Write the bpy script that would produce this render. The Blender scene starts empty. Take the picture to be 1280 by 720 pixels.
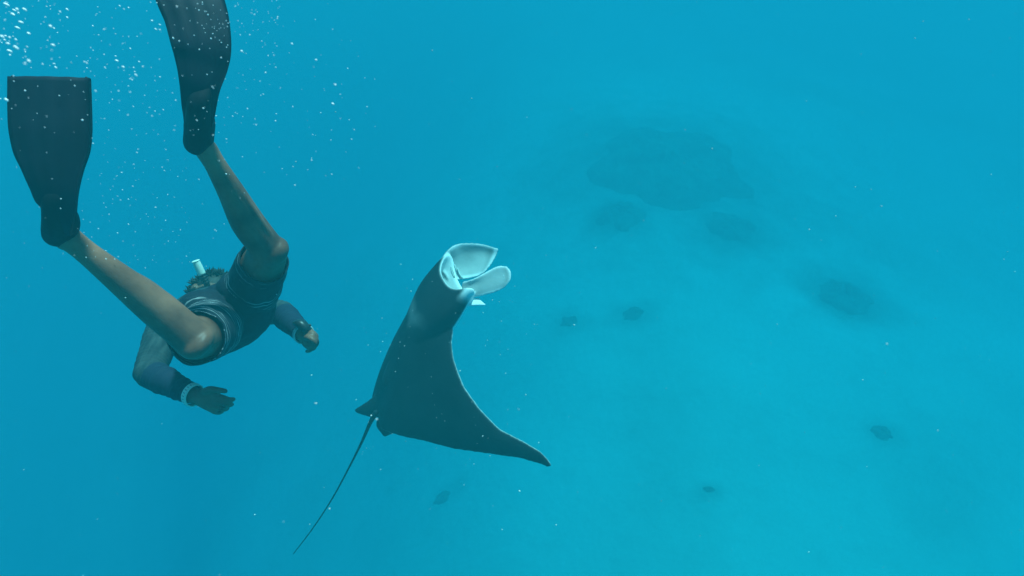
import bpy, bmesh, math, random
import numpy as np
from mathutils import Vector, Matrix, noise, kdtree

SC = bpy.context.scene
COL = SC.collection
R = math.radians

# ------------------------------------------------------------------ camera
FPX = 834.0                                  # focal length in pixels of a 1280 wide frame
PITCH = R(45)
CAM = Vector((0.0, 0.0, -1.6))               # sea level is z = 0
cd = bpy.data.cameras.new('camera')
cd.sensor_fit = 'HORIZONTAL'
cd.angle = 2 * math.atan(640 / FPX)
cd.clip_start = 0.02
cd.clip_end = 1000
cd.dof.use_dof = True
cd.dof.focus_distance = 2.6
cd.dof.aperture_fstop = 6.0
cam = bpy.data.objects.new('camera', cd)
cam.location = CAM
cam.rotation_euler = (math.pi / 2 - PITCH, 0, 0)
COL.objects.link(cam)
SC.camera = cam
CX = Vector((1, 0, 0))
CZ = Vector((0, math.cos(PITCH), -math.sin(PITCH)))      # view direction
CY = -Vector((0, math.sin(PITCH), math.cos(PITCH)))      # down in the picture

# ------------------------------------------------------------------ light
SUN_EL, SUN_AZ = R(62), R(28)               # azimuth measured clockwise from +Y
world = bpy.data.worlds.new('World')
SC.world = world
world.use_nodes = True
wn = world.node_tree.nodes
wl = world.node_tree.links
for n_ in list(wn):
    wn.remove(n_)
wo = wn.new('ShaderNodeOutputWorld')
wb = wn.new('ShaderNodeBackground')
sky = wn.new('ShaderNodeTexSky')
sky.sky_type = 'NISHITA'
sky.sun_disc = False
sky.sun_elevation = SUN_EL
sky.sun_rotation = SUN_AZ
wb.inputs['Strength'].default_value = 0.06
wl.new(sky.outputs[0], wb.inputs[0])
wl.new(wb.outputs[0], wo.inputs[0])
sd = bpy.data.lights.new('sun', 'SUN')
sd.energy = 4.5
sd.angle = R(4)
sd.color = (1.0, 0.96, 0.9)
sun = bpy.data.objects.new('sun', sd)
sdir = Vector((math.sin(SUN_AZ) * math.cos(SUN_EL), math.cos(SUN_AZ) * math.cos(SUN_EL), math.sin(SUN_EL)))
sun.rotation_euler = sdir.to_track_quat('Z', 'Y').to_euler()
COL.objects.link(sun)
SC.view_settings.view_transform = 'Standard'
SC.view_settings.look = 'None'
SC.view_settings.gamma = 1
SC.view_settings.use_curve_mapping = False
SC.view_settings.exposure = 0.80
SC.render.engine = 'CYCLES'
SC.cycles.use_denoising = True
SC.cycles.volume_bounces = 4
SC.cycles.max_bounces = 6
SC.cycles.transparent_max_bounces = 16
SC.cycles.sample_clamp_indirect = 4
WATER_DENSITY = 0.265
WATER_COLOR = (0.010, 0.1375, 0.155)
WATER_ABSORB = (0.010, 0.685, 0.805)

# ------------------------------------------------------------------ helpers
def P(px, py, d):
    """point seen at picture position (px, py) of the photograph, d metres deep"""
    return CAM + CX * ((px - 640) / FPX * d) + CY * ((py - 360) / FPX * d) + CZ * d

def proj(p):
    q = p - CAM
    d = q.dot(CZ)
    return 640 + FPX * q.dot(CX) / d, 360 + FPX * q.dot(CY) / d

def camvec(x, y, z):
    return CX * x + CY * y + CZ * z

def link(o, parent=None):
    COL.objects.link(o)
    if parent:
        o.parent = parent
        if parent.type == 'EMPTY' or True:
            o.matrix_parent_inverse = parent.matrix_basis.inverted() if parent.parent is None else (parent.parent.matrix_basis @ parent.matrix_parent_inverse @ parent.matrix_basis).inverted()
    return o

def tag(o, label, cat, group=None):
    o['label'] = label
    o['category'] = cat
    if group:
        o['group'] = group
    return o

def empty(name, loc):
    e = bpy.data.objects.new(name, None)
    e.empty_display_size = 0.1
    e.location = loc
    COL.objects.link(e)
    return e

def mesh_obj(name, verts, faces, mat, parent=None, smooth=True):
    me = bpy.data.meshes.new(name)
    me.from_pydata([tuple(v) for v in verts], [], faces)
    me.update()
    if smooth:
        me.polygons.foreach_set('use_smooth', [True] * len(me.polygons))
    o = bpy.data.objects.new(name, me)
    if mat:
        me.materials.append(mat)
    return link(o, parent)

class Geo:
    """collects closed shells"""
    def __init__(self):
        self.v, self.f, self.w = [], [], []
    def add(self, v, f, w=0.0):
        k = len(self.v)
        self.v += [Vector(p) for p in v]
        self.f += [tuple(i + k for i in q) for q in f]
        self.w += (list(w) if hasattr(w, '__len__') else [w] * len(v))
        return self

def catmull(pts, per):
    pts = [np.array(p, float) for p in pts]
    out = []
    n = len(pts)
    for i in range(n - 1):
        p0 = pts[i - 1] if i > 0 else 2 * pts[i] - pts[i + 1]
        p1, p2 = pts[i], pts[i + 1]
        p3 = pts[i + 2] if i + 2 < n else 2 * p2 - p1
        for k in range(per):
            t = k / per
            out.append(0.5 * ((2 * p1) + (-p0 + p2) * t + (2 * p0 - 5 * p1 + 4 * p2 - p3) * t * t + (-p0 + 3 * p1 - 3 * p2 + p3) * t ** 3))
    out.append(pts[-1])
    return out

def tube(pts, radii, hint=None, seg=20, per=6, cap=True):
    """closed tapered tube; radii are r or (r across, r along hint)"""
    rr = [(r, r) if not hasattr(r, '__len__') else tuple(r) for r in radii]
    arr = catmull([tuple(p) + r for p, r in zip(pts, rr)], per)
    C = [Vector(a[:3]) for a in arr]
    Rr = [(max(a[3], 1e-4), max(a[4], 1e-4)) for a in arr]
    hint = Vector(hint) if hint is not None else Vector((0.31, 0.2, 0.93))
    rings = []
    N = len(C)
    fr = []
    for i in range(N):
        t = (C[min(i + 1, N - 1)] - C[max(i - 1, 0)]).normalized()
        h = hint - t * hint.dot(t)
        if h.length < 1e-3:
            h = t.orthogonal()
        h.normalize()
        s = t.cross(h)
        fr.append((t, h, s))
    def ring(c, f, a, b):
        return [c + f[2] * (a * math.cos(2 * math.pi * k / seg)) + f[1] * (b * math.sin(2 * math.pi * k / seg)) for k in range(seg)]
    if cap:
        for q in (75, 50, 25):
            a = R(q)
            m = min(Rr[0])
            rings.append(ring(C[0] - fr[0][0] * m * math.sin(a), fr[0], Rr[0][0] * math.cos(a), Rr[0][1] * math.cos(a)))
    for i in range(N):
        rings.append(ring(C[i], fr[i], *Rr[i]))
    if cap:
        for q in (25, 50, 75):
            a = R(q)
            m = min(Rr[-1])
            rings.append(ring(C[-1] + fr[-1][0] * m * math.sin(a), fr[-1], Rr[-1][0] * math.cos(a), Rr[-1][1] * math.cos(a)))
    v = [p for r in rings for p in r]
    f = []
    for i in range(len(rings) - 1):
        for k in range(seg):
            f.append((i * seg + k, i * seg + (k + 1) % seg, (i + 1) * seg + (k + 1) % seg, (i + 1) * seg + k))
    f.append(tuple(reversed(range(seg))))
    f.append(tuple(range((len(rings) - 1) * seg, len(rings) * seg)))
    return v, f

def ellipsoid(c, ax, seg=20, rings=12):
    """ax: three half-axis vectors"""
    v, f = [], []
    for i in range(1, rings):
        a = math.pi * i / rings
        for k in range(seg):
            b = 2 * math.pi * k / seg
            v.append(c + ax[0] * (math.sin(a) * math.cos(b)) + ax[1] * (math.sin(a) * math.sin(b)) + ax[2] * math.cos(a))
    for i in range(rings - 2):
        for k in range(seg):
            f.append((i * seg + k, (i + 1) * seg + k, (i + 1) * seg + (k + 1) % seg, i * seg + (k + 1) % seg))
    f.append(tuple(range(seg)))
    f.append(tuple(reversed(range((rings - 2) * seg, (rings - 1) * seg))))
    return v, f

def remeshed(geo, voxel, smooth_it=4, name='tmp'):
    """union of the shells as one continuous surface"""
    me = bpy.data.meshes.new(name)
    me.from_pydata([tuple(v) for v in geo.v], [], geo.f)
    bm = bmesh.new()
    bm.from_mesh(me)
    # each shell outward
    bmesh.ops.recalc_face_normals(bm, faces=bm.faces)
    bm.to_mesh(me)
    bm.free()
    o = bpy.data.objects.new(name, me)
    COL.objects.link(o)
    m = o.modifiers.new('r', 'REMESH')
    m.mode = 'VOXEL'
    m.voxel_size = voxel
    m.use_smooth_shade = True
    if smooth_it:
        s = o.modifiers.new('s', 'SMOOTH')
        s.factor = 0.5
        s.iterations = smooth_it
    dg = bpy.context.evaluated_depsgraph_get()
    out = bpy.data.meshes.new_from_object(o.evaluated_get(dg))
    bpy.data.objects.remove(o)
    return out

def npverts(me):
    a = np.empty(len(me.vertices) * 3, np.float32)
    me.vertices.foreach_get('co', a)
    return a.reshape(-1, 3).astype(float)

def attr(me, name, vals):
    a = me.attributes.new(name, 'FLOAT', 'POINT')
    a.data.foreach_set('value', np.asarray(vals, np.float32))

# ------------------------------------------------------------------ materials
def material(name):
    m = bpy.data.materials.new(name)
    m.use_nodes = True
    nt = m.node_tree
    b = nt.nodes['Principled BSDF']
    return m, nt, b

def nodes(nt):
    def N(t, **k):
        n = nt.nodes.new(t)
        for a, v in k.items():
            if a.startswith('i_'):
                n.inputs[a[2:].replace('_', ' ')].default_value = v
            else:
                setattr(n, a, v)
        return n
    return N, nt.links.new

def rough_mat(name, c1, c2, scale, rough=0.6, bump=0.2, bscale=None, spec=0.3, dist=0.004, detail=6):
    """two-tone noise colour with fine relief"""
    m, nt, b = material(name)
    N, L = nodes(nt)
    tc = N('ShaderNodeTexCoord')
    no = N('ShaderNodeTexNoise')
    no.inputs['Scale'].default_value = scale
    no.inputs['Detail'].default_value = detail
    L(tc.outputs['Object'], no.inputs['Vector'])
    cr = N('ShaderNodeValToRGB')
    cr.color_ramp.elements[0].position = 0.3
    cr.color_ramp.elements[1].position = 0.7
    cr.color_ramp.elements[0].color = (*c1, 1)
    cr.color_ramp.elements[1].color = (*c2, 1)
    L(no.outputs['Fac'], cr.inputs['Fac'])
    L(cr.outputs['Color'], b.inputs['Base Color'])
    b.inputs['Roughness'].default_value = rough
    b.inputs['Specular IOR Level'].default_value = spec
    if bump:
        n2 = N('ShaderNodeTexNoise')
        n2.inputs['Scale'].default_value = bscale or scale * 4
        n2.inputs['Detail'].default_value = 5
        L(tc.outputs['Object'], n2.inputs['Vector'])
        bp = N('ShaderNodeBump')
        bp.inputs['Strength'].default_value = bump
        bp.inputs['Distance'].default_value = dist
        L(n2.outputs['Fac'], bp.inputs['Height'])
        L(bp.outputs['Normal'], b.inputs['Normal'])
    return m

M = {}
M['skin'] = rough_mat('skin', (0.10, 0.042, 0.025), (0.34, 0.150, 0.088), 8, 0.5, 0.25, 90, 0.35, 0.003)  # mottled tone, contrast raised to stand in for dappled light
M['rubber'] = rough_mat('fin_rubber', (0.005, 0.007, 0.012), (0.012, 0.015, 0.024), 22, 0.6, 0.2, 120, 0.15, 0.002)
M['blade'] = rough_mat('fin_blade', (0.005, 0.008, 0.017), (0.012, 0.016, 0.030), 10, 0.55, 0.15, 60, 0.15, 0.002)
M['hair'] = rough_mat('hair', (0.012, 0.011, 0.009), (0.035, 0.032, 0.026), 60, 0.6, 0.3, 200, 0.3, 0.002)
M['white_plastic'] = rough_mat('white_plastic', (0.68, 0.74, 0.6), (0.8, 0.82, 0.72), 30, 0.4, 0.0, None, 0.4)
M['black_plastic'] = rough_mat('black_plastic', (0.012, 0.014, 0.016), (0.025, 0.03, 0.03), 40, 0.4, 0.1, 200, 0.4, 0.001)
M['pale_strap'] = rough_mat('pale_strap', (0.45, 0.5, 0.48), (0.62, 0.66, 0.62), 60, 0.5, 0.1, 200, 0.3, 0.001)
M['piping'] = rough_mat('piping', (0.10, 0.14, 0.16), (0.3, 0.34, 0.35), 50, 0.6, 0.0)
M['reef'] = rough_mat('reef_rock', (0.14, 0.16, 0.13), (0.23, 0.25, 0.20), 1.2, 0.9, 0.4, 9, 0.1, 0.08)
M['bubble'] = rough_mat('air_bubble', (0.8, 0.84, 0.84), (0.85, 0.88, 0.88), 5, 0.25, 0.0, None, 0.6)
M['particle'] = rough_mat('plankton', (0.45, 0.5, 0.48), (0.7, 0.74, 0.72), 50, 0.7, 0.0)

def sand_material():
    m, nt, b = material('sand')
    N, L = nodes(nt)
    tc = N('ShaderNodeTexCoord')
    n1 = N('ShaderNodeTexNoise')
    n1.inputs['Scale'].default_value = 0.22
    n1.inputs['Detail'].default_value = 7
    n1.inputs['Roughness'].default_value = 0.6
    L(tc.outputs['Object'], n1.inputs['Vector'])
    cr = N('ShaderNodeValToRGB')
    e = cr.color_ramp.elements
    e[0].position, e[0].color = 0.33, (0.48, 0.46, 0.39, 1)
    e[1].position, e[1].color = 0.50, (0.58, 0.56, 0.48, 1)
    e2 = cr.color_ramp.elements.new(0.75)
    e2.color = (0.66, 0.64, 0.56, 1)
    L(n1.outputs['Fac'], cr.inputs['Fac'])
    # dark halo put into the sand colour, imitating haze-blurred reef edges
    at = N('ShaderNodeAttribute', attribute_name='haze_halo')
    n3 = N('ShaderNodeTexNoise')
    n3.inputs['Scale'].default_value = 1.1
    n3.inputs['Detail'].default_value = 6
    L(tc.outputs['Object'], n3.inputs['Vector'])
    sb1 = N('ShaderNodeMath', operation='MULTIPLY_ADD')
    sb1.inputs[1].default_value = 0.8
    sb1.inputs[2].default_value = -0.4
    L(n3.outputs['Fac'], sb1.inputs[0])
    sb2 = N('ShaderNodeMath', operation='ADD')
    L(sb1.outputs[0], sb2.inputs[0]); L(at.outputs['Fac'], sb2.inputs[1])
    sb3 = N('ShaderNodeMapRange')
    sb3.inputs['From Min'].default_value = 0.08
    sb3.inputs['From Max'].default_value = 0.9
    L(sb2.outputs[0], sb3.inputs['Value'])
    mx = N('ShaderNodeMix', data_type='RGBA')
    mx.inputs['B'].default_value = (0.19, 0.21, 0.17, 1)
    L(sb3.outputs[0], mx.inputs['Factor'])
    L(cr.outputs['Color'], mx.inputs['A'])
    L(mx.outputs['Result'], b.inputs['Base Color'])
    b.inputs['Roughness'].default_value = 0.95
    b.inputs['Specular IOR Level'].default_value = 0.1
    n2 = N('ShaderNodeTexNoise')
    n2.inputs['Scale'].default_value = 3.0
    n2.inputs['Detail'].default_value = 8
    L(tc.outputs['Object'], n2.inputs['Vector'])
    bp = N('ShaderNodeBump')
    bp.inputs['Strength'].default_value = 0.5
    bp.inputs['Distance'].default_value = 0.06
    L(n2.outputs['Fac'], bp.inputs['Height'])
    L(bp.outputs['Normal'], b.inputs['Normal'])
    return m

def shorts_material():
    """black swim shorts with thin white wavy lines printed in bands round each leg"""
    m, nt, b = material('swim_shorts')
    N, L = nodes(nt)
    at = N('ShaderNodeAttribute', attribute_name='leg_t')
    tc = N('ShaderNodeTexCoord')
    no = N('ShaderNodeTexNoise')
    no.inputs['Scale'].default_value = 16
    no.inputs['Detail'].default_value = 2
    L(tc.outputs['Object'], no.inputs['Vector'])
    wob = N('ShaderNodeMath', operation='MULTIPLY_ADD')
    wob.inputs[1].default_value = 0.10
    L(no.outputs['Fac'], wob.inputs[0])
    L(at.outputs['Fac'], wob.inputs[2])
    def band(lo, hi, freq, thr):
        s = N('ShaderNodeMath', operation='MULTIPLY'); s.inputs[1].default_value = freq
        L(wob.outputs[0], s.inputs[0])
        fr = N('ShaderNodeMath', operation='FRACT'); L(s.outputs[0], fr.inputs[0])
        g = N('ShaderNodeMath', operation='LESS_THAN'); g.inputs[1].default_value = thr
        L(fr.outputs[0], g.inputs[0])
        a = N('ShaderNodeMath', operation='GREATER_THAN'); a.inputs[1].default_value = lo
        L(at.outputs['Fac'], a.inputs[0])
        c = N('ShaderNodeMath', operation='LESS_THAN'); c.inputs[1].default_value = hi
        L(at.outputs['Fac'], c.inputs[0])
        x = N('ShaderNodeMath', operation='MULTIPLY'); L(a.outputs[0], x.inputs[0]); L(c.outputs[0], x.inputs[1])
        y = N('ShaderNodeMath', operation='MULTIPLY'); L(x.outputs[0], y.inputs[0]); L(g.outputs[0], y.inputs[1])
        return y
    b1 = band(0.10, 0.52, 20, 0.26)
    b2 = band(0.70, 0.90, 15, 0.2)
    ad = N('ShaderNodeMath', operation='MAXIMUM'); L(b1.outputs[0], ad.inputs[0]); L(b2.outputs[0], ad.inputs[1])
    wear = N('ShaderNodeTexNoise'); wear.inputs['Scale'].default_value = 11; wear.inputs['Detail'].default_value = 3
    L(tc.outputs['Object'], wear.inputs['Vector'])
    mr = N('ShaderNodeMapRange'); mr.inputs['From Min'].default_value = 0.34; mr.inputs['From Max'].default_value = 0.56
    L(wear.outputs['Fac'], mr.inputs['Value'])
    ml = N('ShaderNodeMath', operation='MULTIPLY'); L(ad.outputs[0], ml.inputs[0]); L(mr.outputs[0], ml.inputs[1])
    mx = N('ShaderNodeMix', data_type='RGBA')
    mx.inputs['A'].default_value = (0.010, 0.014, 0.024, 1)
    mx.inputs['B'].default_value = (0.31, 0.34, 0.34, 1)
    L(ml.outputs[0], mx.inputs['Factor'])
    L(mx.outputs['Result'], b.inputs['Base Color'])
    b.inputs['Roughness'].default_value = 0.75
    b.inputs['Specular IOR Level'].default_value = 0.2
    return m

def manta_material():
    m, nt, b = material('manta_skin')
    N, L = nodes(nt)
    at = N('ShaderNodeAttribute', attribute_name='pale')
    tc = N('ShaderNodeTexCoord')
    no = N('ShaderNodeTexNoise'); no.inputs['Scale'].default_value = 9; no.inputs['Detail'].default_value = 6
    L(tc.outputs['Object'], no.inputs['Vector'])
    ad = N('ShaderNodeMath', operation='MULTIPLY_ADD'); ad.inputs[1].default_value = 0.25; 
    L(no.outputs['Fac'], ad.inputs[0]); L(at.outputs['Fac'], ad.inputs[2])
    cr = N('ShaderNodeValToRGB')
    e = cr.color_ramp.elements
    e[0].position, e[0].color = 0.06, (0.010, 0.012, 0.016, 1)
    e[1].position, e[1].color = 1.0, (0.78, 0.8, 0.8, 1)
    k = cr.color_ramp.elements.new(0.22); k.color = (0.020, 0.024, 0.030, 1)
    k = cr.color_ramp.elements.new(0.5); k.color = (0.16, 0.18, 0.18, 1)
    L(ad.outputs[0], cr.inputs['Fac'])
    # small pale scratches
    vo = N('ShaderNodeTexVoronoi'); vo.inputs['Scale'].default_value = 15
    L(tc.outputs['Object'], vo.inputs['Vector'])
    lt = N('ShaderNodeMath', operation='LESS_THAN'); lt.inputs[1].default_value = 0.055
    L(vo.outputs['Distance'], lt.inputs[0])
    sc_ = N('ShaderNodeMath', operation='MULTIPLY'); sc_.inputs[1].default_value = 0.22
    L(lt.outputs[0], sc_.inputs[0])
    mx = N('ShaderNodeMix', data_type='RGBA'); mx.inputs['B'].default_value = (0.3, 0.33, 0.33, 1)
    L(sc_.outputs[0], mx.inputs['Factor']); L(cr.outputs['Color'], mx.inputs['A'])
    L(mx.outputs['Result'], b.inputs['Base Color'])
    b.inputs['Roughness'].default_value = 0.6
    b.inputs['Specular IOR Level'].default_value = 0.08
    n2 = N('ShaderNodeTexNoise'); n2.inputs['Scale'].default_value = 70; n2.inputs['Detail'].default_value = 4
    L(tc.outputs['Object'], n2.inputs['Vector'])
    bp = N('ShaderNodeBump'); bp.inputs['Strength'].default_value = 0.2; bp.inputs['Distance'].default_value = 0.004
    L(n2.outputs['Fac'], bp.inputs['Height']); L(bp.outputs['Normal'], b.inputs['Normal'])
    return m

def guard_material():
    """long sleeved top: grey green body and upper sleeves with faint streaks, navy forearms"""
    m, nt, b = material('rash_guard')
    N, L = nodes(nt)
    at = N('ShaderNodeAttribute', attribute_name='panel')
    tc = N('ShaderNodeTexCoord')
    mp = N('ShaderNodeMapping')
    mp.inputs['Rotation'].default_value = (0.5, 0.3, 0.6)
    mp.inputs['Scale'].default_value = (70, 12, 12)
    L(tc.outputs['Object'], mp.inputs['Vector'])
    no = N('ShaderNodeTexNoise'); no.inputs['Scale'].default_value = 1.0; no.inputs['Detail'].default_value = 4
    L(mp.outputs[0], no.inputs['Vector'])
    cr = N('ShaderNodeValToRGB')
    e = cr.color_ramp.elements
    e[0].position, e[0].color = 0.38, (0.02, 0.03, 0.036, 1)
    e[1].position, e[1].color = 0.72, (0.055, 0.072, 0.072, 1)
    L(no.outputs['Fac'], cr.inputs['Fac'])
    mx = N('ShaderNodeMix', data_type='RGBA'); mx.inputs['A'].default_value = (0.013, 0.022, 0.045, 1)
    L(at.outputs['Fac'], mx.inputs['Factor']); L(cr.outputs['Color'], mx.inputs['B'])
    L(mx.outputs['Result'], b.inputs['Base Color'])
    b.inputs['Roughness'].default_value = 0.75
    b.inputs['Specular IOR Level'].default_value = 0.15
    n2 = N('ShaderNodeTexNoise'); n2.inputs['Scale'].default_value = 120; n2.inputs['Detail'].default_value = 4
    L(tc.outputs['Object'], n2.inputs['Vector'])
    bp = N('ShaderNodeBump'); bp.inputs['Strength'].default_value = 0.35; bp.inputs['Distance'].default_value = 0.003
    L(n2.outputs['Fac'], bp.inputs['Height']); L(bp.outputs['Normal'], b.inputs['Normal'])
    return m

M['guard'] = guard_material()
M['sand'] = sand_material()
M['shorts'] = shorts_material()
M['manta'] = manta_material()

# ------------------------------------------------------------------ seabed
def sm(a, b, x):
    t = min(max((x - a) / (b - a), 0), 1)
    return t * t * (3 - 2 * t)

def seabed_z(x, y):
    z = -13.6
    z -= 12 * sm(4, -16.0, x)                         # falls away to the open sea on the left
    z -= 2.5 * sm(4.0, 22.0, x) + 2.5 * sm(8, 42, y)
    z += 0.55 * noise.noise((x * 0.11, y * 0.11, 3.1)) + 0.18 * noise.noise((x * 0.4, y * 0.4, 7.7))
    return z

def grid_axis(lo, hi, mid, n):
    t = np.linspace(-1, 1, n)
    s = np.sign(t) * np.abs(t) ** 1.9
    return [mid + (v * (hi - mid) if v > 0 else v * (mid - lo)) for v in s]

def on_seabed(px, py):
    d = camvec((px - 640) / FPX, (py - 360) / FPX, 1)
    t = 2.0
    while t < 70:
        p = CAM + d * t
        if p.z < seabed_z(p.x, p.y):
            return p, t
        t += 0.05
    return p, t

def reef_spot(px, py, wpx, hpx, height):
    p, t = on_seabed(px, py)
    rx = wpx / 2 / FPX * t
    dz = (p - CAM).normalized()
    ry = max((hpx / 2 / FPX * t) / max(-dz.z, 0.3) - 0.25 * height, rx * 0.45)
    return p, rx, ry

REEFS = [
    (838, 205, 215, 120, 1.3, 'largest dark coral outcrop, fading into the blue haze on the sandy seabed', 1),
    (915, 285, 80, 50, 0.5, 'low dark coral mound just beside the largest outcrop', 2),
    (775, 268, 70, 50, 0.5, 'dim coral patch at the foot of the largest outcrop', 3),
    (1054, 372, 74, 62, 0.9, 'small round isolated coral head on pale sand', 4),
    (1102, 542, 34, 30, 0.35, 'tiny faint coral lump on the pale sand', 5),
    (553, 622, 30, 30, 0.3, 'small dim coral lump on the sand below the manta ray', 6),
    (886, 613, 26, 18, 0.2, 'very faint low rock patch on open pale sand', 7),
    (712, 402, 36, 26, 0.22, 'faint low coral patch on the sand beyond the manta ray', 8),
    (795, 392, 46, 30, 0.25, 'faint wide coral patch on the sand beyond the manta ray', 9),
]
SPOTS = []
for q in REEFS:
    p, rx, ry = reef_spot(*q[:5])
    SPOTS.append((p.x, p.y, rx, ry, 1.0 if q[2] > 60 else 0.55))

xs = grid_axis(-85, 85, 2, 240)
ys = grid_axis(-45, 125, 12, 240)
v = [(x, y, seabed_z(x, y)) for y in ys for x in xs]
nx = len(xs)
f = [(j * nx + i, j * nx + i + 1, (j + 1) * nx + i + 1, (j + 1) * nx + i) for j in range(len(ys) - 1) for i in range(nx - 1)]
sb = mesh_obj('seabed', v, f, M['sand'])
sb['kind'] = 'structure'
haze_halo = []  # dark smudge weight round each reef, in place of blur by the water
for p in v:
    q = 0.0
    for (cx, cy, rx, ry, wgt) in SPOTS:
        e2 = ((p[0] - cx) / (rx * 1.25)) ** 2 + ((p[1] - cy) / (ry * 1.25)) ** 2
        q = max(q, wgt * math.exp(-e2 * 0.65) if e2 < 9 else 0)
    haze_halo.append(q)
attr(sb.data, 'haze_halo', haze_halo)
LOW = min(p[2] for p in v)

def reef(px, py, wpx, hpx, height, label, seed):
    p, rx, ry = reef_spot(px, py, wpx, hpx, height)
    # a low coral mound: lumpy crown running out into a rubble skirt
    seg, nr = 72, 26
    sv = Vector((seed * 3.7, seed * 1.3, 0))
    vs = [(0, 0, height * 0.45)]
    for i in range(1, nr + 1):
        q = i / nr
        for k in range(seg):
            an = 2 * math.pi * k / seg
            c = Vector((math.cos(an), math.sin(an), 0))
            edge = 1 + 0.30 * noise.noise(c * 1.4 + sv) + 0.14 * noise.noise(c * 4 + sv)
            x, y = c.x * rx * q * edge, c.y * ry * q * edge
            lump = 0.5 + 0.5 * noise.noise(Vector((x * 1.6, y * 1.6, seed))) + 0.35 * abs(noise.noise(Vector((x * 4, y * 4, seed + 5))))
            gz = seabed_z(p.x + x, p.y + y) - seabed_z(p.x, p.y)
            vs.append((x, y, gz - 0.04 + height * 0.55 * (1 - q * q) ** 1.3 * lump))
    fs = [(0, 1 + k, 1 + (k + 1) % seg) for k in range(seg)]
    for i in range(nr - 1):
        for k in range(seg):
            a0, a1 = 1 + i * seg + k, 1 + i * seg + (k + 1) % seg
            fs.append((a0, a0 + seg, a1 + seg, a1))
    me = bpy.data.meshes.new('reef_outcrop')
    me.from_pydata(vs, [], fs)
    me.update()
    for pl in me.polygons:
        pl.use_smooth = True
    me.materials.append(M['reef'])
    o = bpy.data.objects.new('reef_outcrop', me)
    o.location = (p.x, p.y, seabed_z(p.x, p.y))
    COL.objects.link(o)
    tag(o, label, 'reef')
    return o

for q in REEFS:
    reef(*q)

# ------------------------------------------------------------------ water
def water_box():
    x0, x1, y0, y1, z0, z1 = -90, 90, -50, 130, LOW - 1.0, 0.0
    v = [(x, y, z) for z in (z0, z1) for y in (y0, y1) for x in (x0, x1)]
    f = [(0, 2, 3, 1), (4, 5, 7, 6), (0, 1, 5, 4), (2, 6, 7, 3), (0, 4, 6, 2), (1, 3, 7, 5)]
    m = bpy.data.materials.new('sea_water')
    m.use_nodes = True
    nt = m.node_tree
    for n in list(nt.nodes):
        nt.nodes.remove(n)
    out = nt.nodes.new('ShaderNodeOutputMaterial')
    pv = nt.nodes.new('ShaderNodeVolumePrincipled')
    pv.inputs['Density'].default_value = WATER_DENSITY
    pv.inputs['Color'].default_value = (*WATER_COLOR, 1)
    pv.inputs['Absorption Color'].default_value = (*WATER_ABSORB, 1)
    pv.inputs['Anisotropy'].default_value = 0.0
    nt.links.new(pv.outputs[0], out.inputs['Volume'])
    o = mesh_obj('haze', v, f, m, smooth=False)
    o['kind'] = 'stuff'
    return o
water_box()

# ------------------------------------------------------------------ diver
def seg_param(pts, a, b):
    a, b = np.array(a), np.array(b)
    d = b - a
    t = ((pts - a) @ d) / (d @ d)
    tc = np.clip(t, 0, 1)
    q = a + tc[:, None] * d
    return np.linalg.norm(pts - q, axis=1), t

KL, AL = P(243, 424, 1.85), P(84, 296, 1.63)
KR, AR = P(336, 314, 2.10), P(257, 186, 1.80)
HL, HR = P(268, 408, 2.24), P(305, 383, 2.38)
SL, SR = P(208, 408, 2.62), P(303, 384, 2.86)
EL, WL = P(186, 466, 2.42), P(242, 494, 2.30)
ER, WR = P(352, 391, 2.70), P(380, 418, 2.52)
PEL = (HL + HR) / 2
SHM = (SL + SR) / 2
HEAD = P(262, 371, 2.96)
AX = (SHM - PEL).normalized()
def lat_dir(a, b):
    d = (b - a) - AX * (b - a).dot(AX)
    return d.normalized()
LATP, LATS = lat_dir(HL, HR), lat_dir(SL, SR)
DORP = -AX.cross(LATP); DORS = -AX.cross(LATS)
if DORS.dot(-CY) < 0:
    DORP, DORS = -DORP, -DORS
G = Geo()
# torso: elliptical sections, wide across
def torso():
    prof = [(-0.20, 0.085, 0.070), (-0.10, 0.135, 0.098), (0.02, 0.165, 0.112), (0.18, 0.155, 0.105), (0.38, 0.138, 0.094),
            (0.60, 0.155, 0.104), (0.80, 0.172, 0.112), (0.95, 0.160, 0.098), (1.05, 0.105, 0.075)]
    seg, rings = 28, []
    L_ = (SHM - PEL).length
    arr = catmull(prof, 4)
    for (t, a, b) in arr:
        c = PEL + AX * (t * L_)
        w = min(max(t, 0), 1)
        la = (LATP * (1 - w) + LATS * w).normalized()
        do = (DORP * (1 - w) + DORS * w).normalized()
        rings.append([c + la * (a * math.cos(2 * math.pi * k / seg)) + do * (b * math.sin(2 * math.pi * k / seg)) for k in range(seg)])
    v = [p for r in rings for p in r]
    f = []
    for i in range(len(rings) - 1):
        for k in range(seg):
            f.append((i * seg + k, i * seg + (k + 1) % seg, (i + 1) * seg + (k + 1) % seg, (i + 1) * seg + k))
    f.append(tuple(reversed(range(seg))))
    f.append(tuple(range((len(rings) - 1) * seg, len(rings) * seg)))
    G.add(v, f)
torso()
for s, H in ((-1, HL), (1, HR)):                       # buttocks
    c = PEL + LATP * (s * 0.075) + DORP * 0.045 - AX * 0.045
    G.add(*ellipsoid(c, [LATP * 0.088, DORP * 0.085, AX * 0.105]))
for S in (SL, SR):                                       # shoulder girdle
    G.add(*tube([SHM - AX * 0.05, (SHM * 0.45 + S * 0.55) - AX * 0.015, S], [0.085, 0.082, 0.066]))
NECK0 = SHM - AX * 0.01 + DORS * 0.015
HAX = (HEAD - NECK0).normalized()                        # neck to crown
FACE = (AX - HAX * AX.dot(HAX)).normalized()             # where the face looks
if FACE.dot(DORS) > 0.9:
    FACE = -FACE
HLAT = HAX.cross(FACE)
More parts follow.
